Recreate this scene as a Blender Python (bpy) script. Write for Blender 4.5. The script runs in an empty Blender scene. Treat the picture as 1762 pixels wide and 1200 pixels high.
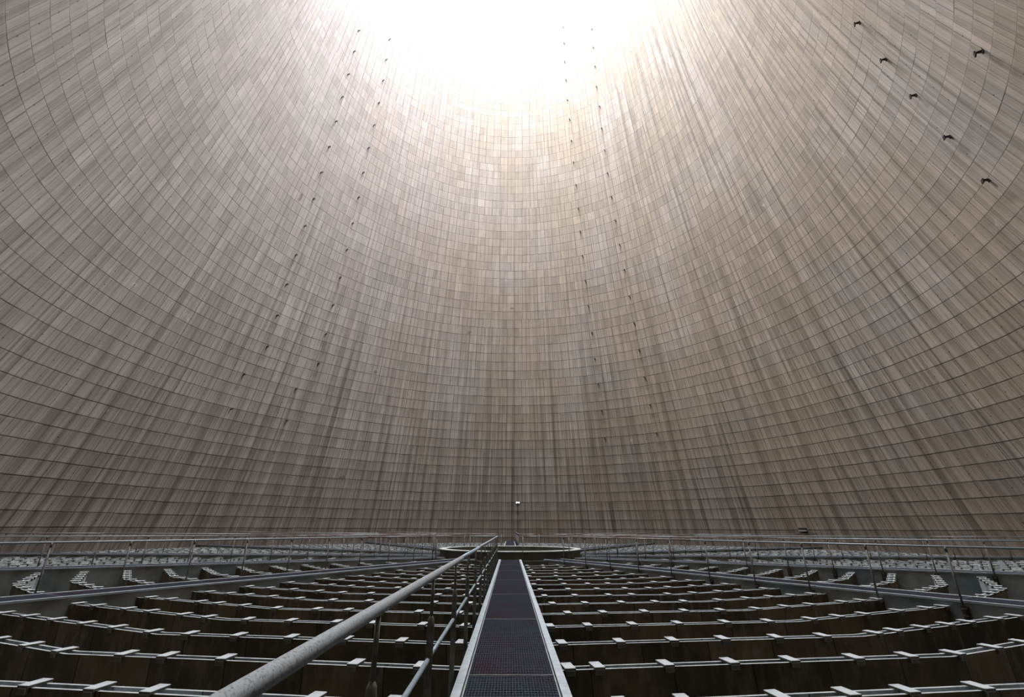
import bpy, bmesh, math, random
from mathutils import Matrix, Vector
C = bpy.context.scene.collection
SC = bpy.context.scene
rnd = random.Random(7)
PI = math.pi
D2R = PI / 180

# ------------------------------------------------------------------ camera, sky, exposure
cam_d = bpy.data.cameras.new('camera')
cam_d.sensor_width = 36.0
cam_d.lens = 795.0 / 1762.0 * 36.0
cam_d.clip_start = 0.05
cam_d.clip_end = 500
cam = bpy.data.objects.new('camera', cam_d)
C.objects.link(cam)
EYE = Vector((-0.02, -28.7, 1.38))
cam.matrix_world = (Matrix.Translation(EYE) @ Matrix.Rotation(-0.17 * D2R, 4, 'Z')
                    @ Matrix.Rotation((90 + 21.33) * D2R, 4, 'X') @ Matrix.Rotation(0.0037, 4, 'Z'))
SC.camera = cam

SKY = 9.0
world = bpy.data.worlds.new('overcast_sky')
SC.world = world
world.use_nodes = True
bg = world.node_tree.nodes['Background']
bg.inputs[0].default_value = (0.95, 0.965, 1.0, 1)
# overcast sky: brightest overhead, dimmer towards the horizon
_wt = world.node_tree
_geo = _wt.nodes.new('ShaderNodeTexCoord')
_sep = _wt.nodes.new('ShaderNodeSeparateXYZ')
_wt.links.new(_geo.outputs['Generated'], _sep.inputs[0])
_mr = _wt.nodes.new('ShaderNodeMapRange')
_mr.inputs[3].default_value = SKY * 0.22
_mr.inputs[4].default_value = SKY
_wt.links.new(_sep.outputs[2], _mr.inputs[0])
_wt.links.new(_mr.outputs[0], bg.inputs[1])
# portal over the open top of the tower: it gives no light of its own, it only helps sample the sky
pd = bpy.data.lights.new('sky_portal', 'AREA')
pd.shape = 'SQUARE'
pd.size = 39.0
pd.energy = 1.0
pd.cycles.is_portal = True
portal = bpy.data.objects.new('sky_portal', pd)
portal.location = (0, 0, 92.5)
C.objects.link(portal)

vs = SC.view_settings
vs.view_transform = 'Standard'
vs.look = 'None'
vs.gamma = 1
vs.use_curve_mapping = False
vs.exposure = 2.83
SC.cycles.max_bounces = 12
SC.cycles.diffuse_bounces = 8

# ------------------------------------------------------------------ node helpers
class NT:
    def __init__(self, name):
        self.m = bpy.data.materials.new(name)
        self.m.use_nodes = True
        self.t = self.m.node_tree
        self.b = self.t.nodes['Principled BSDF']
        self.b.inputs['Specular IOR Level'].default_value = 0.25
    def n(self, ty, **kw):
        o = self.t.nodes.new(ty)
        for k, v in kw.items():
            setattr(o, k, v)
        return o
    def link(self, a, b):
        self.t.links.new(a, b)
    def put(self, sock, v):
        if hasattr(v, 'is_output'):
            self.link(v, sock)
        else:
            sock.default_value = v
    def math(self, op, a, b=0.0, c=None, clamp=False):
        o = self.n('ShaderNodeMath', operation=op)
        o.use_clamp = clamp
        self.put(o.inputs[0], a)
        self.put(o.inputs[1], b)
        if c is not None:
            self.put(o.inputs[2], c)
        return o.outputs[0]
    def sep(self, v):
        o = self.n('ShaderNodeSeparateXYZ')
        self.link(v, o.inputs[0])
        return o.outputs
    def comb(self, x, y, z=0.0):
        o = self.n('ShaderNodeCombineXYZ')
        self.put(o.inputs[0], x); self.put(o.inputs[1], y); self.put(o.inputs[2], z)
        return o.outputs[0]
    def noise(self, vec, scale, detail=3.0, rough=0.55):
        o = self.n('ShaderNodeTexNoise')
        self.link(vec, o.inputs['Vector'])
        o.inputs['Scale'].default_value = scale
        o.inputs['Detail'].default_value = detail
        o.inputs['Roughness'].default_value = rough
        return o.outputs[0]
    def white(self, vec):
        o = self.n('ShaderNodeTexWhiteNoise', noise_dimensions='3D')
        self.link(vec, o.inputs['Vector'])
        return o.outputs['Value']
    def remap(self, v, a, b, c, d, smooth=False):
        o = self.n('ShaderNodeMapRange')
        if smooth:
            o.interpolation_type = 'SMOOTHSTEP'
        self.put(o.inputs[0], v)
        for i, q in enumerate((a, b, c, d)):
            self.put(o.inputs[i + 1], q)
        return o.outputs[0]
    def mix(self, f, a, b, blend='MIX'):
        o = self.n('ShaderNodeMix', data_type='RGBA', blend_type=blend)
        self.put(o.inputs[0], f)
        self.put(o.inputs[6], a)
        self.put(o.inputs[7], b)
        return o.outputs[2]
    def grey(self, v):
        return self.comb(v, v, v)
    def pos(self):
        return self.n('ShaderNodeTexCoord').outputs['Object']

PROF = [2.706897e-07, -4.0994423e-05, 0.004832057, -0.46690411, 32.414556]
ZTOP = 90.0
def R_of(z):
    v = 0.0
    for c in PROF:
        v = v * z + c
    return v
PHASE = 0.375     # lift joints stand at z = k + PHASE

# ------------------------------------------------------------------ materials
def wall_material():
    w = NT('board_marked_concrete')
    P = w.pos()
    x, y, z = w.sep(P)
    th = w.math('ARCTAN2', x, y)
    # slight unevenness of the lift joints
    wob = w.noise(w.comb(w.math('MULTIPLY', th, 9.0), w.math('MULTIPLY', z, 0.25)), 1.0, 3.0)
    cell1 = w.white(w.comb(w.math('FLOOR', w.math('MULTIPLY', th, 14.0)), w.math('FLOOR', z), 3.0))
    zz = w.math('ADD', w.math('SUBTRACT', z, PHASE), w.math('MULTIPLY', w.math('SUBTRACT', wob, 0.5), 0.12))
    zz = w.math('ADD', zz, w.math('MULTIPLY', w.math('SUBTRACT', cell1, 0.5), 0.018))
    ring = w.math('FLOOR', zz)
    fz = w.math('SUBTRACT', zz, ring)
    # radius, held constant over seven lifts, gives metres along the ring
    rb = w.math('MULTIPLY', w.math('FLOOR', w.math('DIVIDE', w.math('ADD', ring, w.math('MULTIPLY', w.white(w.comb(w.math('FLOOR', w.math('MULTIPLY', th, 2.2)), 1.0, 5.0)), 7.0)), 7.0)), 7.0)
    rr = w.math('MULTIPLY_ADD', rb, PROF[0], PROF[1])
    for c in PROF[2:]:
        rr = w.math('MULTIPLY_ADD', rb, rr, c)
    u = w.math('MULTIPLY', th, rr)
    def joints(width, lw, seed):
        q = w.math('ADD', w.math('DIVIDE', u, width), seed)
        q = w.math('ADD', q, w.math('MULTIPLY', w.white(w.comb(ring, seed, 1.0)), 0.05))
        k = w.math('FLOOR', q)
        f = w.math('ABSOLUTE', w.math('SUBTRACT', w.math('SUBTRACT', q, k), 0.5))
        line = w.remap(f, 0.5 - lw / width, 0.5 - lw / width * 0.35, 0.0, 1.0)
        return k, line
    k1, l1 = joints(0.47, 0.035, 0.0)
    k2, l2 = joints(0.94, 0.045, 0.5)
    k3, l3 = joints(0.117, 0.016, 0.2)
    s1 = w.white(w.comb(k1, ring, 2.0)); s2 = w.white(w.comb(k2, ring, 4.0)); s3 = w.white(w.comb(k3, ring, 6.0))
    s1c = w.white(w.comb(k1, 0.0, 12.0))
    # vertical run marks
    def run(a, b, d=4.0, off=0.0):
        return w.noise(w.comb(w.math('MULTIPLY', th, a), w.math('MULTIPLY', z, b), off), 1.0, d, 0.6)
    n_w = run(9.0, 0.035, 3.0, 3.0)
    n_m = run(75.0, 0.05, 4.0, 8.0)
    n_f = run(210.0, 0.22, 3.0, 1.0)
    n_p = w.noise(w.comb(w.math('MULTIPLY', th, 26.0), z, 2.0), 0.16, 4.0)
    n_g = w.noise(w.comb(w.math('MULTIPLY', th, 28.0), z, 9.0), 1.3, 5.0, 0.65)
    low = w.remap(z, 3.0, 36.0, 1.0, 0.25)  # stain weight grows downwards, also deepening the wall's shade by colour
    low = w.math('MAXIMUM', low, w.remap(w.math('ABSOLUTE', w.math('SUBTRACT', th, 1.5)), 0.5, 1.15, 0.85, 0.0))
    # base colour: mauve grey one side, brown the other
    side = w.remap(w.math('ADD', th, w.math('MULTIPLY', w.math('SUBTRACT', n_w, 0.5), 1.2)), -1.4, 0.35, 0.0, 1.0, True)
    col = w.mix(side, (0.168, 0.147, 0.138, 1), (0.173, 0.142, 0.112, 1))
    col = w.mix(w.remap(n_p, 0.42, 0.66, 0.0, 0.5), col, (0.205, 0.190, 0.183, 1))
    # tone of the single shutter boards and panels
    tone = w.math('ADD', w.remap(s1, 0, 1, -0.055, 0.055), w.remap(s2, 0, 1, -0.08, 0.08))
    tone = w.math('ADD', tone, w.remap(s3, 0, 1, -0.06, 0.06))
    tone = w.math('ADD', tone, w.remap(w.white(w.comb(ring, 2.0, 2.0)), 0, 1, -0.03, 0.03))
    tone = w.math('ADD', tone, w.remap(n_f, 0.3, 0.7, -0.15, 0.15))
    tone = w.math('ADD', tone, w.remap(n_g, 0.3, 0.7, -0.07, 0.07))
    tone = w.math('ADD', tone, w.remap(n_m, 0.3, 0.7, -0.12, 0.09))
    tone = w.math('ADD', tone, 1.0)
    # pale and dark spots of single panels
    tone = w.math('MULTIPLY', tone, w.remap(s2, 0.985, 0.987, 1.0, 1.10))
    # lift joints and board joints
    g = w.math('ABSOLUTE', w.math('SUBTRACT', fz, 0.5))
    hl = w.remap(g, 0.458, 0.484, 0.0, 1.0)
    hl = w.math('MULTIPLY', hl, w.remap(cell1, 0, 1, 0.7, 0.95))
    lip = w.math('MULTIPLY', w.remap(fz, 0.86, 0.95, 0.0, 1.0), w.remap(s1, 0.1, 1, 0.0, 0.24))
    tone = w.math('ADD', tone, lip)
    vl = w.math('MULTIPLY', l1, w.remap(w.math('MAXIMUM', s1c, s1), 0.35, 1.0, 0.08, 0.5))
    vl = w.math('MAXIMUM', vl, w.math('MULTIPLY', l2, w.remap(s2, 0, 1, 0.25, 0.62)))
    vl = w.math('MAXIMUM', vl, w.math('MULTIPLY', l3, w.remap(s3, 0.3, 1, 0.0, 0.3)))
    dark = w.math('MAXIMUM', hl, vl)
    tone = w.math('MULTIPLY', tone, w.math('SUBTRACT', 1.0, dark))
    # brown water stains running down, thickened low down to paint in shade
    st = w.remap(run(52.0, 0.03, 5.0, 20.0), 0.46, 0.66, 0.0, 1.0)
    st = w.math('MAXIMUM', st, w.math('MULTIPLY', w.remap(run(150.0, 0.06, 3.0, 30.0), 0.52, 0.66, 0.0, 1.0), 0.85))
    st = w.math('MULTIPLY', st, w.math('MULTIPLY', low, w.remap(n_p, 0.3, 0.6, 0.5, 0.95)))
    for a, wd, z0, z1, s in STREAKS:
        dth = w.math('SUBTRACT', th, a * D2R)
        e = w.remap(w.math('ABSOLUTE', w.math('ADD', dth, w.math('MULTIPLY', w.math('SUBTRACT', n_m, 0.5), wd * D2R * 0.8))), wd * D2R * 0.5, wd * D2R, 1.0, 0.0)
        e = w.math('MULTIPLY', e, w.math('MULTIPLY', w.remap(z, z1, z1 - 7, 0.0, 1.0), w.remap(z, z0 - 3, z0 + 1, 0.0, 1.0)))
        e = w.math('MULTIPLY', e, w.remap(n_f, 0.25, 0.6, 0.6, 1.0))
        st = w.math('MAXIMUM', st, w.math('MULTIPLY', e, s))
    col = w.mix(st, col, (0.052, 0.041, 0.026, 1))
    for a, zc, wa, wz in SPOTS:
        ex = w.math('DIVIDE', w.math('SUBTRACT', th, a * D2R), wa)
        ez = w.math('DIVIDE', w.math('SUBTRACT', z, zc), wz)
        d = w.math('SQRT', w.math('ADD', w.math('MULTIPLY', ex, ex), w.math('MULTIPLY', ez, ez)))
        d = w.math('ADD', d, w.math('MULTIPLY', w.math('SUBTRACT', n_g, 0.5), 2.4))
        col = w.mix(w.remap(d, 0.6, 1.1, 0.6, 0.0), col, (0.05, 0.03, 0.012, 1))
    # grey-green and pale flecks
    col = w.mix(w.remap(run(60.0, 0.08, 4.0, 44.0), 0.60, 0.74, 0.0, 0.45), col, (0.12, 0.118, 0.108, 1))
    fl = w.math('MULTIPLY', w.remap(w.noise(w.comb(w.math('MULTIPLY', th, 30.0), w.math('MULTIPLY', z, 0.9), 4.0), 0.9, 6.0, 0.7), 0.66, 0.74, 0.0, 0.6), 1.0)
    col = w.mix(fl, col, (0.27, 0.25, 0.235, 1))
    # tie holes: one small dark dot here and there
    qx = w.math('SUBTRACT', w.math('DIVIDE', u, 1.88), w.math('FLOOR', w.math('DIVIDE', u, 1.88)))
    dx = w.math('MULTIPLY', w.math('SUBTRACT', qx, 0.25), 1.88)
    dz = w.math('SUBTRACT', fz, 0.45)
    rad = w.math('SQRT', w.math('ADD', w.math('MULTIPLY', dx, dx), w.math('MULTIPLY', dz, dz)))
    hole = w.math('MULTIPLY', w.remap(rad, 0.03, 0.045, 0.75, 0.0), w.remap(w.white(w.comb(w.math('FLOOR', w.math('DIVIDE', u, 1.88)), ring, 21.0)), 0.45, 0.46, 0.0, 1.0))
    tone = w.math('MULTIPLY', tone, w.math('SUBTRACT', 1.0, hole))
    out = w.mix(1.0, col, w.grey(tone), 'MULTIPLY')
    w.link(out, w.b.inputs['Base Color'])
    w.b.inputs['Roughness'].default_value = 0.85
    return w.m

# (angle in degrees seen from the tower's axis, half width, bottom z, top z, strength)
STREAKS = [(-43.5, 0.75, 3.5, 24, 0.75), (-41.7, 0.55, 1, 12, 0.7), (-24.3, 0.28, 1, 17, 0.7),
           (-22.5, 0.35, -1, 6, 0.85), (-12.7, 0.35, 1, 26, 0.5), (0.95, 0.3, 4.6, 40, 0.5), (1.4, 0.5, 0, 4.3, 0.45),
           (-61.2, 0.9, 0, 15, 0.6), (-57.0, 0.4, 0, 22, 0.5), (-80.0, 0.8, 0, 10, 0.7), (-70.5, 0.7, 0, 26, 0.45),
           (10.8, 0.45, 0, 18, 0.5), (13.6, 0.35, 0, 14, 0.6), (6.5, 0.6, 0, 8, 0.45), (30.5, 0.8, 0, 20, 0.5),
           (39.0, 0.8, 0, 22, 0.55), (47.0, 1.0, 0, 14, 0.6), (56.0, 0.9, 0, 26, 0.5), (64.5, 0.8, 0, 20, 0.55),
           (74.0, 0.7, 0, 24, 0.6), (81.8, 0.7, 0, 16, 0.7), (86.0, 0.9, 6, 30, 0.5), (-34, 0.5, 0, 16, 0.4), (-50, 0.5, 0, 12, 0.5)]

SPOTS = [(-69.84, 30.97, 0.008, 0.5), (-38.03, 6.52, 0.012, 0.25), (-36.66, 17.69, 0.01, 0.2), (-12.34, 23.62, 0.012, 0.22), (0.28, 26.78, 0.014, 0.12)]

def simple(name, base, dark, scale=3.0, rough=0.75, metal=0.0, lo=0.4, hi=0.65, amt=1.0, third=None, bump=0.0):
    w = NT(name)
    P = w.pos()
    n = w.noise(P, scale, 6.0, 0.62)
    col = w.mix(w.remap(n, lo, hi, 0.0, amt), base + (1,), dark + (1,))
    if third:
        n2 = w.noise(P, scale * 0.37, 4.0)
        col = w.mix(w.remap(n2, 0.52, 0.7, 0.0, 0.8), col, third + (1,))
    w.link(col, w.b.inputs['Base Color'])
    w.b.inputs['Roughness'].default_value = rough
    w.b.inputs['Metallic'].default_value = metal
    if bump:
        bn = w.n('ShaderNodeBump')
        bn.inputs['Strength'].default_value = bump
        bn.inputs['Distance'].default_value = 0.004
        w.link(w.noise(P, scale * 6, 4.0), bn.inputs['Height'])
        w.link(bn.outputs[0], w.b.inputs['Normal'])
    return w.m

def trough_material(name, a, b, c):
    """weathered concrete boards with upright seams; UV = metres along and up"""
    w = NT(name)
    uv = w.n('ShaderNodeTexCoord').outputs['UV']
    ux, uy, _ = w.sep(uv)
    P = w.pos()
    q = w.math('ADD', w.math('DIVIDE', ux, 1.02), w.math('MULTIPLY', uy, 0.06))
    k = w.math('FLOOR', q)
    f = w.math('ABSOLUTE', w.math('SUBTRACT', w.math('SUBTRACT', q, k), 0.5))
    seam = w.remap(f, 0.488, 0.497, 0.0, 0.8)
    n = w.noise(P, 1.1, 5.0, 0.6)
    runs = w.noise(w.comb(w.math('MULTIPLY', ux, 3.0), w.math('MULTIPLY', uy, 0.8), k), 1.6, 5.0, 0.65)
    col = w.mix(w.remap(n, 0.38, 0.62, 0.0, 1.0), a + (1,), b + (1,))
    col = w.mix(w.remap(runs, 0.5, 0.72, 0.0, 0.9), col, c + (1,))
    t = w.remap(w.white(w.comb(k, 3.0, 1.0)), 0, 1, 0.65, 1.25)
    t = w.math('MULTIPLY', t, w.math('SUBTRACT', 1.0, seam))
    w.link(w.mix(1.0, col, w.grey(t), 'MULTIPLY'), w.b.inputs['Base Color'])
    w.b.inputs['Roughness'].default_value = 0.7
    return w.m

M = {}
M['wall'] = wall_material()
M['shell_out'] = simple('weathered_outer_concrete', (0.42, 0.40, 0.37), (0.3, 0.28, 0.26), 0.2)
M['floor'] = simple('dark_wet_basin', (0.02, 0.019, 0.014), (0.04, 0.035, 0.022), 0.8, 0.6)
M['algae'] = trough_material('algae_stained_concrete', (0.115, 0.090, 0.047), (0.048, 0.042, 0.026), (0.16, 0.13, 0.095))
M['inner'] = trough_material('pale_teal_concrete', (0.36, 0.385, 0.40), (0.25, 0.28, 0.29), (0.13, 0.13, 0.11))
M['edge'] = simple('pale_concrete_edge', (0.26, 0.275, 0.275), (0.15, 0.16, 0.16), 5.0, 0.6, lo=0.45, hi=0.7)  # paler tone for the upward faces of the trough walls
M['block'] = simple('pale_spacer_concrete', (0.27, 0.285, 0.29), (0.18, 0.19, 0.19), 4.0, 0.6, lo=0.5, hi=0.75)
M['block_side'] = simple('dark_spacer_side', (0.11, 0.105, 0.085), (0.06, 0.055, 0.04), 4.0, 0.7)  # darker tone for every spacer face except the top
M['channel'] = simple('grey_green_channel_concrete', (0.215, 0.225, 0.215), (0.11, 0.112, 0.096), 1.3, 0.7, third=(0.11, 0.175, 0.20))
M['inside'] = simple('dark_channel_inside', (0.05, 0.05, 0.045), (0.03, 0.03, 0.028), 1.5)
M['galv'] = simple('galvanised_frame', (0.29, 0.325, 0.35), (0.23, 0.25, 0.26), 7.0, 0.5, 0.2, bump=0.1)
M['grate'] = simple('dark_galvanised_bars', (0.052, 0.066, 0.092), (0.055, 0.042, 0.056), 0.5, 0.5, 0.3, lo=0.4, hi=0.6)
M['bars_edge'] = simple('grating_edge_bar', (0.20, 0.215, 0.23), (0.14, 0.145, 0.15), 6.0, 0.5, 0.2)
M['rail'] = simple('speckled_galvanised_tube', (0.25, 0.265, 0.275), (0.085, 0.08, 0.075), 110.0, 0.5, 0.15, lo=0.49, hi=0.66, amt=0.9, bump=0.6)
M['rail2'] = simple('weathered_handrail_tube', (0.24, 0.245, 0.245), (0.13, 0.085, 0.075), 1.3, 0.5, 0.15, lo=0.42, hi=0.6)
M['blue'] = simple('pale_blue_galvanised_tube', (0.23, 0.285, 0.315), (0.16, 0.19, 0.21), 12.0, 0.5, 0.15)
M['post'] = simple('dull_galvanised_post', (0.15, 0.15, 0.125), (0.075, 0.068, 0.055), 8.0, 0.6, 0.1, third=(0.20, 0.21, 0.20), bump=0.3)
M['post2'] = simple('dull_steel_post', (0.12, 0.12, 0.115), (0.06, 0.05, 0.045), 5.0, 0.6, 0.1)
M['rust'] = simple('rusted_steel', (0.06, 0.042, 0.03), (0.035, 0.025, 0.018), 9.0, 0.8)
M['steel'] = simple('black_brown_steel', (0.045, 0.032, 0.028), (0.02, 0.016, 0.015), 10.0, 0.7)
M['rim'] = simple('pale_hub_rim', (0.33, 0.34, 0.325), (0.22, 0.23, 0.21), 1.5, 0.6)
M['hub'] = simple('mossy_hub_concrete', (0.105, 0.10, 0.082), (0.06, 0.057, 0.045), 1.2, 0.75)
M['hub_in'] = simple('green_grey_hub_inside', (0.19, 0.20, 0.16), (0.12, 0.125, 0.10), 1.0, 0.75)
lampm = NT('lit_lamp_glass')
lampm.b.inputs['Emission Color'].default_value = (1, 0.97, 1, 1)
lampm.b.inputs['Emission Strength'].default_value = 1.2
M['lamp'] = lampm.m

# ------------------------------------------------------------------ mesh helpers
def box(bm, x0, x1, y0, y1, z0, z1, mi=0, mat=None):
    vs_ = [Vector(p) for p in ((x0, y0, z0), (x1, y0, z0), (x1, y1, z0), (x0, y1, z0), (x0, y0, z1), (x1, y0, z1), (x1, y1, z1), (x0, y1, z1))]
    if mat is not None:
        vs_ = [mat @ v for v in vs_]
    v = [bm.verts.new(p) for p in vs_]
    fs = []
    for idx in ((3, 2, 1, 0), (4, 5, 6, 7), (0, 1, 5, 4), (1, 2, 6, 5), (2, 3, 7, 6), (3, 0, 4, 7)):
        f = bm.faces.new([v[i] for i in idx])
        f.material_index = mi
        fs.append(f)
    return fs

def tube(bm, pts, r, n=10, mi=0, caps=True):
    pts = [Vector(p) for p in pts]
    rs = r if isinstance(r, (list, tuple)) else [r] * len(pts)
    loops = []
    for i, p in enumerate(pts):
        if i == 0: d = pts[1] - pts[0]
        elif i == len(pts) - 1: d = pts[-1] - pts[-2]
        else: d = (pts[i + 1] - p).normalized() + (p - pts[i - 1]).normalized()
        d.normalize()
        a = d.cross(Vector((0, 0, 1)))
        if a.length < 1e-3: a = Vector((1, 0, 0))
        a.normalize()
        b = d.cross(a)
        loops.append([bm.verts.new(p + (a * math.cos(2 * PI * j / n) + b * math.sin(2 * PI * j / n)) * rs[i]) for j in range(n)])
    for i in range(len(loops) - 1):
        for j in range(n):
            f = bm.faces.new((loops[i][j], loops[i][(j + 1) % n], loops[i + 1][(j + 1) % n], loops[i + 1][j]))
            f.material_index = mi
            f.smooth = True
    if caps:
        for l, s in ((loops[0], 1), (loops[-1], -1)):
            f = bm.faces.new(l if s < 0 else l[::-1])
            f.material_index = mi

def lathe(bm, prof, n=96, mi=0, a0=0, a1=2 * PI, smooth=True):
    full = abs(a1 - a0 - 2 * PI) < 1e-6
    cols = []
    for i in range(n if full else n + 1):
        a = a0 + (a1 - a0) * i / n
        cols.append([bm.verts.new((r * math.sin(a), r * math.cos(a), z)) for r, z in prof])
    m = len(cols)
    for i in range(n):
        A, B = cols[i], cols[(i + 1) % m]
        for j in range(len(prof) - 1):
            f = bm.faces.new((A[j], B[j], B[j + 1], A[j + 1]))
            f.material_index = mi
            f.smooth = smooth

def mesh_of(name, bm, mats, normals=True):
    if normals:
        bmesh.ops.recalc_face_normals(bm, faces=bm.faces)
    me = bpy.data.meshes.new(name)
    bm.to_mesh(me)
    bm.free()
    for m in (mats if isinstance(mats, (list, tuple)) else [mats]):
        me.materials.append(M[m])
    return me

def obj(name, me, parent=None, loc=None, rotz=0):
    o = bpy.data.objects.new(name, me)
    C.objects.link(o)
    if parent: o.parent = parent
    if loc is not None: o.location = loc
    if rotz: o.rotation_euler = (0, 0, rotz)
    return o

def thing(name, label, cat, loc=(0, 0, 0), rotz=0, group=None):
    o = bpy.data.objects.new(name, None)
    o.empty_display_size = 0.3
    C.objects.link(o)
    o.location = loc
    o.rotation_euler = (0, 0, rotz)
    return tag(o, label, cat, group)

def tag(o, label, cat, group=None):
    o['label'] = label
    o['category'] = cat
    if group: o['group'] = group
    return o

def struct(o):
    o['kind'] = 'structure'
    return o

# frames: bearing a (degrees) is measured at the tower's axis from the camera side, positive to the right.
# local frame of a walkway: +Y runs outward from the hub, +X to the left-hand side of someone walking in.
def bearing_rot(a):
    # local +Y -> (sin a, -cos a)
    return PI + a * D2R
def polar(a, r, z=0.0):
    return Vector((r * math.sin(a * D2R), -r * math.cos(a * D2R), z))

# ------------------------------------------------------------------ the setting: tower wall and basin floor
bm = bmesh.new()
zs = []
z = -1.5
prof = [(R_of(z), z)]
k = math.ceil(z - PHASE)
while True:
    zj = k + PHASE
    if zj > ZTOP: break
    if zj > z + 0.05:
        prof.append((R_of(zj) - 0.012, zj - 0.012))
        prof.append((R_of(zj) + 0.012, zj + 0.012))
    k += 1
prof.append((R_of(ZTOP), ZTOP))
prof_in = list(prof)
prof += [(R_of(ZTOP) + 0.55, ZTOP + 0.25), (R_of(ZTOP) + 1.0, ZTOP + 0.2), (R_of(ZTOP) + 1.0, ZTOP - 0.8)]
for zz in range(int(ZTOP) - 4, -3, -4):
    prof.append((R_of(zz) + 0.4, zz))
prof.append((R_of(-1.5) + 0.4, -1.5))
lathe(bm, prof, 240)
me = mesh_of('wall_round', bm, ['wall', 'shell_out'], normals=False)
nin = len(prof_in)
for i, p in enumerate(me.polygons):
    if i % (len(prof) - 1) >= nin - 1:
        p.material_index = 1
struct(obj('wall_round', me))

bm = bmesh.new()
lathe(bm, [(0.0, -1.5), (10, -1.5), (20, -1.5), (R_of(-1.5) + 0.4, -1.5)], 72, smooth=False)
bmesh.ops.remove_doubles(bm, verts=bm.verts, dist=0.0005)
struct(obj('floor', mesh_of('floor', bm, 'floor')))

# ------------------------------------------------------------------ hub
hub = thing('hub_basin', 'low round concrete basin wall with pale rim at the end of central walkway', 'basin')
RH = 3.95
bm = bmesh.new()
lathe(bm, [(RH, -1.5), (RH, 0.31), (RH - 0.28, 0.31), (RH - 0.28, -0.62), (RH - 0.28, -1.5)], 96, smooth=False)
me = mesh_of('basin_wall', bm, ['hub', 'hub_in'])
for p in me.polygons:
    if math.hypot(p.center.x, p.center.y) < RH - 0.2: p.material_index = 1
obj('basin_wall', me, hub)
bm = bmesh.new()
lathe(bm, [(RH + 0.05, 0.30), (RH + 0.06, 0.35), (RH - 0.34, 0.352), (RH - 0.33, 0.30), (RH + 0.05, 0.30)], 96)
o = obj('rim', mesh_of('rim', bm, 'rim'), hub)
o['label'] = 'pale concrete rim'
bm = bmesh.new()
lathe(bm, [(0.001, -0.62), (RH - 0.28, -0.62)], 64)
obj('basin_bottom', mesh_of('basin_bottom', bm, 'inside'), hub)

bm = bmesh.new()
lathe(bm, [(RH + 0.002, -1.5), (RH + 0.002, -0.62), (4.50, -0.62), (4.50, -0.05), (4.58, -0.05), (4.58, -1.5)], 96, smooth=False)
o = obj('hub_ledge', mesh_of('hub_ledge', bm, ['hub']))
tag(o, 'concrete ledge ring around the foot of the round central basin', 'ledge')

# ------------------------------------------------------------------ concrete channels and walkways
HW = 0.54
def grating_mesh(L):
    bm = bmesh.new()
    w = HW - 0.105
    n = 30
    for i in range(n):
        xx = -w + 0.02 + (2 * w - 0.04) * i / (n - 1)
        box(bm, xx - 0.0022, xx + 0.0022, 0.01, L - 0.01, -0.042, -0.017)
    m = int(L / 0.045)
    for i in range(1, m):
        yy = L * i / m
        box(bm, -w, w, yy - 0.0045, yy + 0.0045, -0.026, -0.012)
    for s in (-1, 1):
        box(bm, s * w - 0.006, s * w + 0.006, 0, L, -0.045, -0.006, 1)
    for yy in (0.004, L - 0.010):
        box(bm, -w, w, yy, yy + 0.006, -0.045, -0.009, 1)
    return mesh_of('grating_panel', bm, ['grate', 'bars_edge'])
PL = 3.15
G_FULL = grating_mesh(PL - 0.006)
G_LAST = grating_mesh(31.3 - 29.4)
def frame_mesh(side):
    bm = bmesh.new()
    r0, r1 = 4.2, 31.3
    L = 1.92
    y = r0
    while y < r1 - 0.01:
        y2 = min(y + L, r1)
        a, b = sorted((side * HW, side * (HW - 0.085)))
        box(bm, a, b, y + 0.002, y2 - 0.002, -0.012, 0.0)
        a, b = sorted((side * HW, side * (HW - 0.012)))
        box(bm, a, b, y + 0.002, y2 - 0.002, -0.035, -0.012)
        y = y2
    return mesh_of('edge_frame', bm, 'galv')
F_L, F_R = frame_mesh(1), frame_mesh(-1)

def channel_mesh():
    bm = bmesh.new()
    r0, r1 = 4.15, 31.3
    for s in (-1, 1):
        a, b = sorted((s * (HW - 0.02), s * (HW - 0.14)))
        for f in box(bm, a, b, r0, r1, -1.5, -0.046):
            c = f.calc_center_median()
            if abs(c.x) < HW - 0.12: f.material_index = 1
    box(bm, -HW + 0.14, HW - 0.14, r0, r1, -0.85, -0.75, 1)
    return mesh_of('concrete_channel', bm, ['channel', 'inside'])
CH = channel_mesh()

BEAR = [0, 30, 59, 90, 120, 150, 180, -150, -120, -90, -60, -30]
WNAME = {0: 'central walkway running to the hub', 30: 'first walkway right of the central one', 59: 'second walkway right of the central one',
         90: 'third walkway right of the central one', 120: 'fourth walkway on the right, just behind the hub', 150: 'fifth walkway on the right, far behind the hub',
         180: 'walkway behind the hub, in line with the central one', -30: 'first walkway left of the central one',
         -60: 'second walkway left of the central one', -90: 'third walkway left of the central one',
         -120: 'fourth walkway on the left, just behind the hub', -150: 'fifth walkway on the left, far behind the hub'}
WSHORT = {0: 'the central walkway', 30: 'the first walkway on the right', 59: 'the second walkway on the right', 90: 'the third walkway on the right',
          120: 'the fourth walkway on the right', 150: 'the fifth walkway on the right', 180: 'the straight walkway behind the hub',
          -30: 'the first walkway on the left', -60: 'the second walkway on the left', -90: 'the third walkway on the left',
          -120: 'the fourth walkway on the left', -150: 'the fifth walkway on the left'}
PANEL_R = [4.2 + PL * i for i in range(8)]
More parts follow.
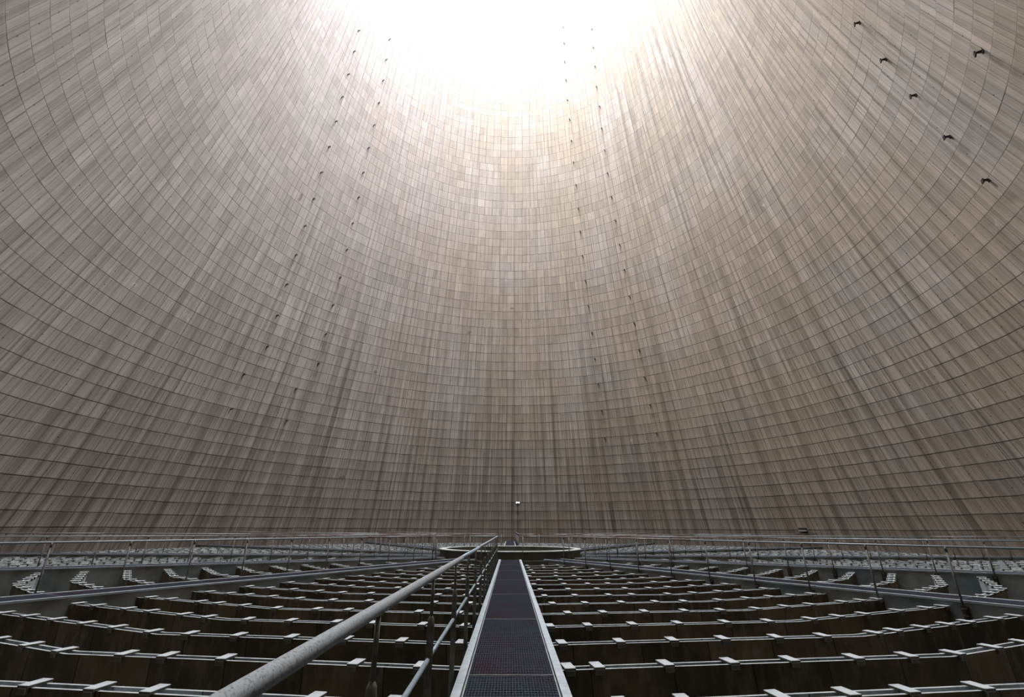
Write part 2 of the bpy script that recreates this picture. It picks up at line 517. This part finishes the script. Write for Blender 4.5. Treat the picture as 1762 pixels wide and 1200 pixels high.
for a in BEAR:
    t = thing('grated_walkway', 'grated steel ' + WNAME[a], 'walkway', (0, 0, 0), bearing_rot(a), 'walkways radiating from the hub')
    obj('edge_frame', F_L, t)
    obj('edge_frame', F_R, t)
    for r in PANEL_R:
        obj('grating_panel', G_FULL, t, (0, r, 0))
    obj('grating_panel', G_LAST, t, (0, 29.4, 0))
    c = obj('concrete_channel', CH, None, (0, 0, 0), bearing_rot(a))
    tag(c, 'grey concrete channel under ' + WSHORT[a], 'channel', 'concrete channels under the walkways')

# ------------------------------------------------------------------ railings
POST_R = [26.4 + 3.14, 26.4 + 1.57] + [26.4 - 1.57 * i for i in range(14)]
RX = HW + 0.055          # the rail stands off the left-hand side
TOP = 1.05
def post_mesh(near):
    bm = bmesh.new()
    if near:
        tube(bm, [(0, 0, -0.34), (0, 0, 0.72), (0, 0, 0.76), (0, 0, 0.785)], [0.026, 0.026, 0.022, 0.010], 12)
        tube(bm, [(0, 0, 0.76), (0, 0, TOP)], 0.012, 8)
    else:
        tube(bm, [(0, 0, -0.34), (0, 0, 0.95)], 0.0205, 10)
        tube(bm, [(0, 0, 0.94), (0, 0, TOP)], 0.025, 10)
    # foot bracket bolted to the channel
    box(bm, -0.075, 0.02, -0.035, 0.035, -0.30, -0.28)
    box(bm, -0.075, 0.02, -0.035, 0.035, -0.17, -0.15)
    return mesh_of('post', bm, 'post' if near else 'post2')
P_NEAR, P_FAR = post_mesh(True), post_mesh(False)
def foot_mesh():
    bm = bmesh.new()
    box(bm, -0.075, -0.062, -0.07, 0.07, -0.38, -0.11)
    for zz in (-0.34, -0.15):
        tube(bm, [(-0.062, 0.045, zz), (-0.045, 0.045, zz)], 0.012, 6)
        tube(bm, [(-0.062, -0.045, zz), (-0.045, -0.045, zz)], 0.012, 6)
    return mesh_of('foot_plate', bm, 'rust')
FOOT = foot_mesh()
def handrail_mesh(segs, rad, mats, y_in, z, turn=True):
    """tube from the outer end inward with sleeves; segs = list of (y, slot)"""
    bm = bmesh.new()
    for (y0, s0), (y1, _) in zip(segs[:-1], segs[1:]):
        tube(bm, [(RX, y0, z), (RX, y1, z)], rad, 16, s0)
    if turn:   # closes towards the next walkway on the left-hand side
        q = 30 * D2R
        # corner of the next walkway's far side, in this walkway's frame
        px, py = 4.9 * math.sin(q) - 0.60 * math.cos(q), 4.9 * math.cos(q) + 0.60 * math.sin(q)
        tube(bm, [(RX, y_in, z), (px, py, z)], rad * 0.9, 12, segs[-2][1])
    return mesh_of('handrail', bm, mats)
rb_ = random.Random(3)
for a in BEAR:
    near = (a == 0)
    lbl = {0: 'thick speckled tube railing along the left side of the central walkway'}.get(a, 'single tube railing on posts along ' + WSHORT[a])
    t = thing('tube_railing', lbl, 'railing', (0, 0, 0), bearing_rot(a), 'railings along the walkways')
    if near:
        segs = [(30.8, 0), (24.05, 1), (20.9, 1), (20.3, 0), (14.6, 0), (8.3, 0), (4.73, 0)]
        segs = [(30.8, 0), (22.62, 1), (19.2, 0), (4.73, 0)]
        h = obj('handrail', handrail_mesh(segs, 0.0265, ['rail', 'blue'], 4.73, TOP), t)
        bmk = bmesh.new()
        last = 30.8
        for y in (24.85, 23.28, 21.71, 17.0, 12.3, 4.73):
            tube(bmk, [(RX, last, 0.515), (RX, y + 0.03, 0.515)], 0.0165, 12)
            last = y - 0.03
        obj('knee_rail', mesh_of('knee_rail', bmk, 'blue'), t)
    else:
        segs = [(30.8, 0), (rb_.uniform(20, 26), 1), (rb_.uniform(10, 16), 0), (4.73, 0)]
        obj('handrail', handrail_mesh(segs, 0.0225, ['rail2', 'rail'], 4.73, TOP), t)
    for r in POST_R:
        if r < 4.5: continue
        p = obj('post', P_NEAR if near else P_FAR, t, (RX, r - 0.02, 0))
        f = obj('foot_plate', FOOT, p)
    # corner post beside the next walkway
    q = 30 * D2R
    px, py = 4.9 * math.sin(q) - 0.60 * math.cos(q), 4.9 * math.cos(q) + 0.60 * math.sin(q)
    bmk = bmesh.new()
    tube(bmk, [(px, py, -0.3), (px, py, TOP)], 0.02, 10)
    obj('corner_post', mesh_of('corner_post', bmk, 'post2'), t)

# ------------------------------------------------------------------ troughs
TZ = -0.16          # top of the trough walls
TD = 0.62           # depth
def chord_r(a, r):
    """radius of the straight-sided ring at local angle a (deg), corners every 15 degrees"""
    return r * math.cos(7.5 * D2R) / math.cos(((a % 15) - 7.5) * D2R)

def trough_bm(r, a0, a1, rng, half=HW - 0.02):
    """local frame: bearings a0..a1 in world; two straight lengths meeting mid-sector"""
    bm = bmesh.new()
    uvl = bm.loops.layers.uv.new('UVMap')
    d0 = math.degrees(math.asin(half / r))
    mid = (a0 + a1) / 2
    angs = [a0 + d0, a0 + (mid - a0) * 0.5, mid, mid + (a1 - mid) * 0.5, a1 - d0]
    sec = a1 - a0
    offs = [0.0]
    def rad(a):
        loc = (a - a0) / sec * 30.0
        return chord_r(loc, r)
    def add(ro0, ro1, z0, z1, mats, jit):
        # one long board between radial offsets ro0..ro1; mats = (top, out, inn, bottom)
        secs = []
        L = 0
        prev = None
        for i, a in enumerate(angs):
            rr = rad(a)
            j = jit[i]
            ring = [polar(a, rr + ro0 + j, z0), polar(a, rr + ro1 + j, z0), polar(a, rr + ro1 + j, z1 + j * 0.3), polar(a, rr + ro0 + j, z1 + j * 0.3)]
            if prev is not None: L += (polar(a, rr) - prev).length
            prev = polar(a, rr)
            secs.append(([bm.verts.new(p) for p in ring], L))
        for (A, la), (B, lb) in zip(secs[:-1], secs[1:]):
            for (i, j2, mi) in ((0, 1, mats[3]), (1, 2, mats[1]), (2, 3, mats[0]), (3, 0, mats[2])):
                f = bm.faces.new((A[i], A[j2], B[j2], B[i]))
                f.material_index = mi
                vz = [A[i].co.z, A[j2].co.z, B[j2].co.z, B[i].co.z]
                for lp, uu, vv in zip(f.loops, (la, la, lb, lb), vz):
                    lp[uvl].uv = (uu + r * 7.3, vv)
        for S in (secs[0][0], secs[-1][0]):
            f = bm.faces.new(S)
            f.material_index = mats[1]
    j1 = [0] + [rng.uniform(-0.012, 0.012) for _ in range(3)] + [0]
    j2 = [0] + [rng.uniform(-0.012, 0.012) for _ in range(3)] + [0]
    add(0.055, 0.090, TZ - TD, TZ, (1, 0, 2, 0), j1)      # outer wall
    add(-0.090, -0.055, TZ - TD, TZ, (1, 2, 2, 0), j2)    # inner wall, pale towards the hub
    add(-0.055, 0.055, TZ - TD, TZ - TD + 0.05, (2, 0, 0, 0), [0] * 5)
    return bm

def block_into(bm, m, mi=0, s=1.0):
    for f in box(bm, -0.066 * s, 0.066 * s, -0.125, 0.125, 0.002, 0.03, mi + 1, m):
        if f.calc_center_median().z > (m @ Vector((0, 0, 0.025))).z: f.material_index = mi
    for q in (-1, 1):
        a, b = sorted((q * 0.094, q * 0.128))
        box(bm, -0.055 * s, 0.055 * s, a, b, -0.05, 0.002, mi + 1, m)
bm = bmesh.new()
block_into(bm, Matrix.Identity(4))
bmesh.ops.recalc_face_normals(bm, faces=bm.faces)
bmesh.ops.bevel(bm, geom=bm.edges[:], offset=0.004, segments=1, affect='EDGES')
BLOCK = mesh_of('spacer_block', bm, ['block', 'block_side'])

ORD = ['first', 'second', 'third', 'fourth', 'fifth', 'sixth', 'seventh', 'eighth', 'ninth', 'tenth', 'eleventh', 'twelfth', 'thirteenth',
       'fourteenth', 'fifteenth', 'sixteenth', 'seventeenth', 'eighteenth', 'nineteenth', 'twentieth']
# spacer positions read along the nearest rows, degrees from the central walkway
SEEN = {(0, 22.3): [1.75, 2.66, 4.88, 7.06, 9.16, 11.49, 13.48, 15.39, 17.75, 19.9, 22.2, 24.3, 26.4],
        (0, 21.05): [2.0, 4.35, 6.58, 8.78, 11.17, 13.32, 16.01, 17.4, 19.42, 21.4, 23.16, 25.65, 27.6],
        (0, 19.8): [1.93, 3.83, 6.14, 8.55, 11.14, 13.53, 16.2, 18.4, 20.6, 23.71, 26.52, 28.3],
        (0, 18.55): [3.47, 5.69, 8.34, 10.96, 13.38, 15.97, 18.56, 21.01, 24.33, 26.32, 28.2],
        (-30, 22.3): [2.78, 4.88, 7.01, 9.35, 11.45, 12.98, 15.49, 17.53, 19.8, 22.1, 24.2, 26.6],
        (-30, 21.05): [1.96, 4.36, 6.72, 9.09, 11.45, 13.67, 15.55, 18.0, 20.33, 22.77, 25.13, 27.4],
        (-30, 19.8): [2.25, 4.37, 7.02, 8.92, 11.39, 13.78, 16.3, 18.25, 21.03, 23.15, 26.07, 28.09]}
ROWS = [round(6.05 + 1.25 * i, 2) for i in range(20)]
SECT = [(0, 30), (30, 59), (59, 90), (90, 120), (120, 150), (150, 180), (-180, -150), (-150, -120), (-120, -90), (-90, -60), (-60, -30), (-30, 0)]
def between(a0, a1):
    n = {(0, 30): 'right of the central walkway', (-30, 0): 'left of the central walkway',
         (30, 59): 'between the first two walkways on the right', (-60, -30): 'between the first two walkways on the left',
         (59, 90): 'beyond the second walkway on the right', (-90, -60): 'beyond the second walkway on the left'}
    return n.get((a0, a1))
rs = random.Random(11)
for (a0, a1) in SECT:
    where = between(a0, a1)
    front = (a0, a1) in ((0, 30), (-30, 0))
    parts = (a0, a1) in ((0, 30), (-30, 0), (30, 59), (-60, -30))
    for i, r in enumerate(ROWS):
        if front and r > 25: continue
        bmt = trough_bm(r, a0, a1, rs)
        sec = a1 - a0
        key = (a0, r)
        if key in SEEN:
            angs = [(-x if a0 < 0 else x) for x in SEEN[key]]
        else:
            d0 = math.degrees(math.asin(HW / r))
            length = (sec - 2 * d0) * D2R * r
            n = max(1, int(round(length / 0.78)))
            ph = rs.uniform(0.25, 0.6)
            angs = []
            for k in range(n):
                x = a0 + d0 + (sec - 2 * d0) * (k + ph) / n + rs.uniform(-0.11, 0.11) / r / D2R
                if a0 + d0 + 0.09 / r / D2R < x < a1 - d0 - 0.09 / r / D2R:
                    angs.append(x)
        mats = []
        for x in angs:
            loc = (x - a0) / sec * 30.0
            rr = chord_r(loc, r)
            bcen = a0 + sec * (0.25 if loc < 15 else 0.75)     # the block sits square on its straight length
            mats.append(Matrix.Translation(polar(x, rr, TZ)) @ Matrix.Rotation(bearing_rot(bcen), 4, 'Z')
                        @ Matrix.Rotation(rs.uniform(-0.05, 0.05), 4, 'Z'))
        if not parts:
            for m in mats:
                block_into(bmt, m, 3)
        bmesh.ops.recalc_face_normals(bmt, faces=bmt.faces)
        me = mesh_of('water_trough', bmt, ['algae', 'edge', 'inner', 'block', 'block_side'], normals=False)
        o = obj('water_trough', me)
        if where:
            tag(o, 'concrete water trough %s, %s row from the hub' % (where, ORD[i]), 'trough', 'troughs ' + where)
        else:
            m_ = abs(a0 + a1) / 2
            w2 = ('third and fourth', 'fourth and fifth', 'fifth and last')[0 if m_ < 110 else 1 if m_ < 140 else 2] + ' walkways on the ' + ('right' if a0 >= 0 else 'left')
            tag(o, 'pale trough between %s, %s row from hub' % (w2, ORD[i]), 'trough', 'troughs between the ' + w2)
        if parts:
            for m in mats:
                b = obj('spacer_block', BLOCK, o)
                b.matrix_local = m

# ------------------------------------------------------------------ steel brackets up the wall
bm = bmesh.new()
# local: wall at y=0, inside of the tower towards +Y, up +Z
box(bm, -0.09, 0.09, -0.03, 0.02, -0.16, 0.14)
tube(bm, [(0, 0.0, 0.0), (0, 0.20, 0.03), (0, 0.30, 0.0)], [0.055, 0.05, 0.05], 10)
box(bm, -0.10, 0.10, 0.24, 0.30, -0.15, 0.09)
tube(bm, [(0, 0.02, -0.13), (0, 0.20, -0.03)], 0.02, 6)
BRK = mesh_of('wall_bracket', bm, 'steel')
COLS = dict(
 A=[(-72.04, 51.49), (-71.09, 48.83), (-70.2, 45.97), (-69.47, 43.18), (-68.58, 40.33), (-67.69, 37.44), (-67.1, 34.57), (-66.36, 31.73), (-65.81, 28.88), (-65.16, 25.94), (-64.51, 23.05), (-63.72, 20.1), (-63.05, 17.21), (-65.23, 14.31), (-64.67, 11.3)],
 B=[(-58.61, 55.1), (-57.86, 52.23), (-56.87, 49.45), (-56.18, 46.48), (-55.61, 43.6), (-55.29, 40.7), (-54.65, 37.73), (-53.8, 34.9), (-53.28, 31.95), (-52.62, 29.04), (-52.08, 26.03), (-51.69, 23.14), (-51.2, 20.14), (-50.67, 17.18), (-53.69, 14.31), (-53.22, 11.29)],
 C=[(25.94, 65.69), (25.79, 62.74), (25.29, 59.58), (25.05, 56.58), (24.91, 53.44), (25.0, 50.52), (24.81, 47.4), (24.73, 44.39), (24.73, 41.3), (24.53, 38.22), (24.29, 35.29), (24.08, 32.26), (24.03, 29.21), (23.95, 26.24), (23.95, 23.12), (23.8, 20.12), (23.82, 17.3), (23.76, 14.32), (23.58, 11.25)],
 D=[(40.06, 62.36), (39.5, 59.32), (39.02, 56.35), (38.3, 53.31), (38.28, 50.34), (37.64, 47.28), (37.34, 44.29), (36.92, 41.27), (36.82, 38.22), (36.68, 35.26), (36.6, 32.28), (36.54, 29.3), (36.51, 26.19), (36.29, 23.18), (36.12, 20.22), (36.06, 17.24), (35.88, 14.32), (35.89, 11.31)],
 E=[(120.53, 27.79), (118.72, 25.28), (117.51, 22.71), (116.17, 20.02), (115.13, 17.3), (128.82, 19.78)])
CN = dict(A='first bracket column from the left', B='second bracket column from the left',
          C='third bracket column from the left', D='fourth bracket column from the left')
for key, lst in COLS.items():
    for i, (ang, z) in enumerate(sorted(lst, key=lambda q: q[1])):
        r = R_of(z)
        a = ang * D2R
        o = obj('wall_bracket', BRK, None, (r * math.sin(a), r * math.cos(a), z), -a + PI)
        slope = math.atan((R_of(z + 0.5) - R_of(z - 0.5)))
        s = 0.85 if key == 'E' else 0.7
        o.scale = (s, s, s)
        if key == 'E':
            lab = ['dark steel bracket lowest in the ', 'dark steel bracket second from below in the ', None, None, None, None][0]
            names = {17.3: 'dark steel bracket lowest of the big ones in the upper right',
                     20.02: 'dark steel bracket second lowest of the big diagonal row upper right',
                     22.71: 'dark steel bracket in the middle of the big diagonal row upper right',
                     25.28: 'dark steel bracket second highest of the big diagonal row upper right',
                     27.79: 'dark steel bracket topmost of the big diagonal row upper right',
                     19.78: 'dark steel bracket alone near the top right corner'}
            lab = names[z]
        else:
            lab = 'dark steel bracket, %s from below in %s' % (ORD[i], CN[key])
        tag(o, lab, 'bracket', 'steel brackets on the tower wall')

# ------------------------------------------------------------------ twin lamp with its cable, and the wall box
def on_wall(ang, z):
    a = ang * D2R
    r = R_of(z)
    return (r * math.sin(a), r * math.cos(a), z), -a + PI
loc, rz = on_wall(1.75, 4.37)
t = thing('twin_lamp', 'small twin lamp shining white low on the far wall above the hub', 'lamp', loc, rz)
bm = bmesh.new()
box(bm, -0.26, 0.26, 0.0, 0.05, -0.05, 0.05)
tube(bm, [(0, 0.02, -0.05), (0, 0.03, -0.14)], 0.03, 8)
obj('mounting_bar', mesh_of('mounting_bar', bm, 'steel'), t)
for s in (-1, 1):
    bm = bmesh.new()
    tube(bm, [(s * 0.13, 0.04, 0), (s * 0.13, 0.14, -0.01), (s * 0.13, 0.19, -0.015)], [0.05, 0.075, 0.085], 16)
    hd = obj('lamp_head', mesh_of('lamp_head', bm, 'steel'), t)
    bm = bmesh.new()
    bmesh.ops.create_uvsphere(bm, u_segments=16, v_segments=8, radius=0.075, matrix=Matrix.Translation((s * 0.13, 0.19, -0.015)) @ Matrix.Diagonal((1, 0.35, 1, 1)))
    obj('lamp_glass', mesh_of('lamp_glass', bm, 'lamp'), hd)
bm = bmesh.new()
pts = []
for i in range(12):
    z = 4.2 - i * 0.4
    pts.append((0.02 * math.sin(i * 1.7), -(R_of(z) - R_of(4.37)) + 0.03, z - 4.37))
tube(bm, pts, 0.018, 6)
obj('power_cable', mesh_of('power_cable', bm, 'steel'), t)

loc, rz = on_wall(58.04, 1.34)
t = thing('wall_box', 'small dark box with white tray on the wall behind the right railings', 'box', loc, rz)
bm = bmesh.new()
box(bm, -0.34, 0.34, 0.0, 0.16, 0.02, 0.22)
obj('housing', mesh_of('housing', bm, 'steel'), t)
bm = bmesh.new()
box(bm, -0.36, 0.36, 0.0, 0.22, -0.08, 0.018)
o = obj('tray', mesh_of('tray', bm, 'block'), t)
o['label'] = 'white tray'
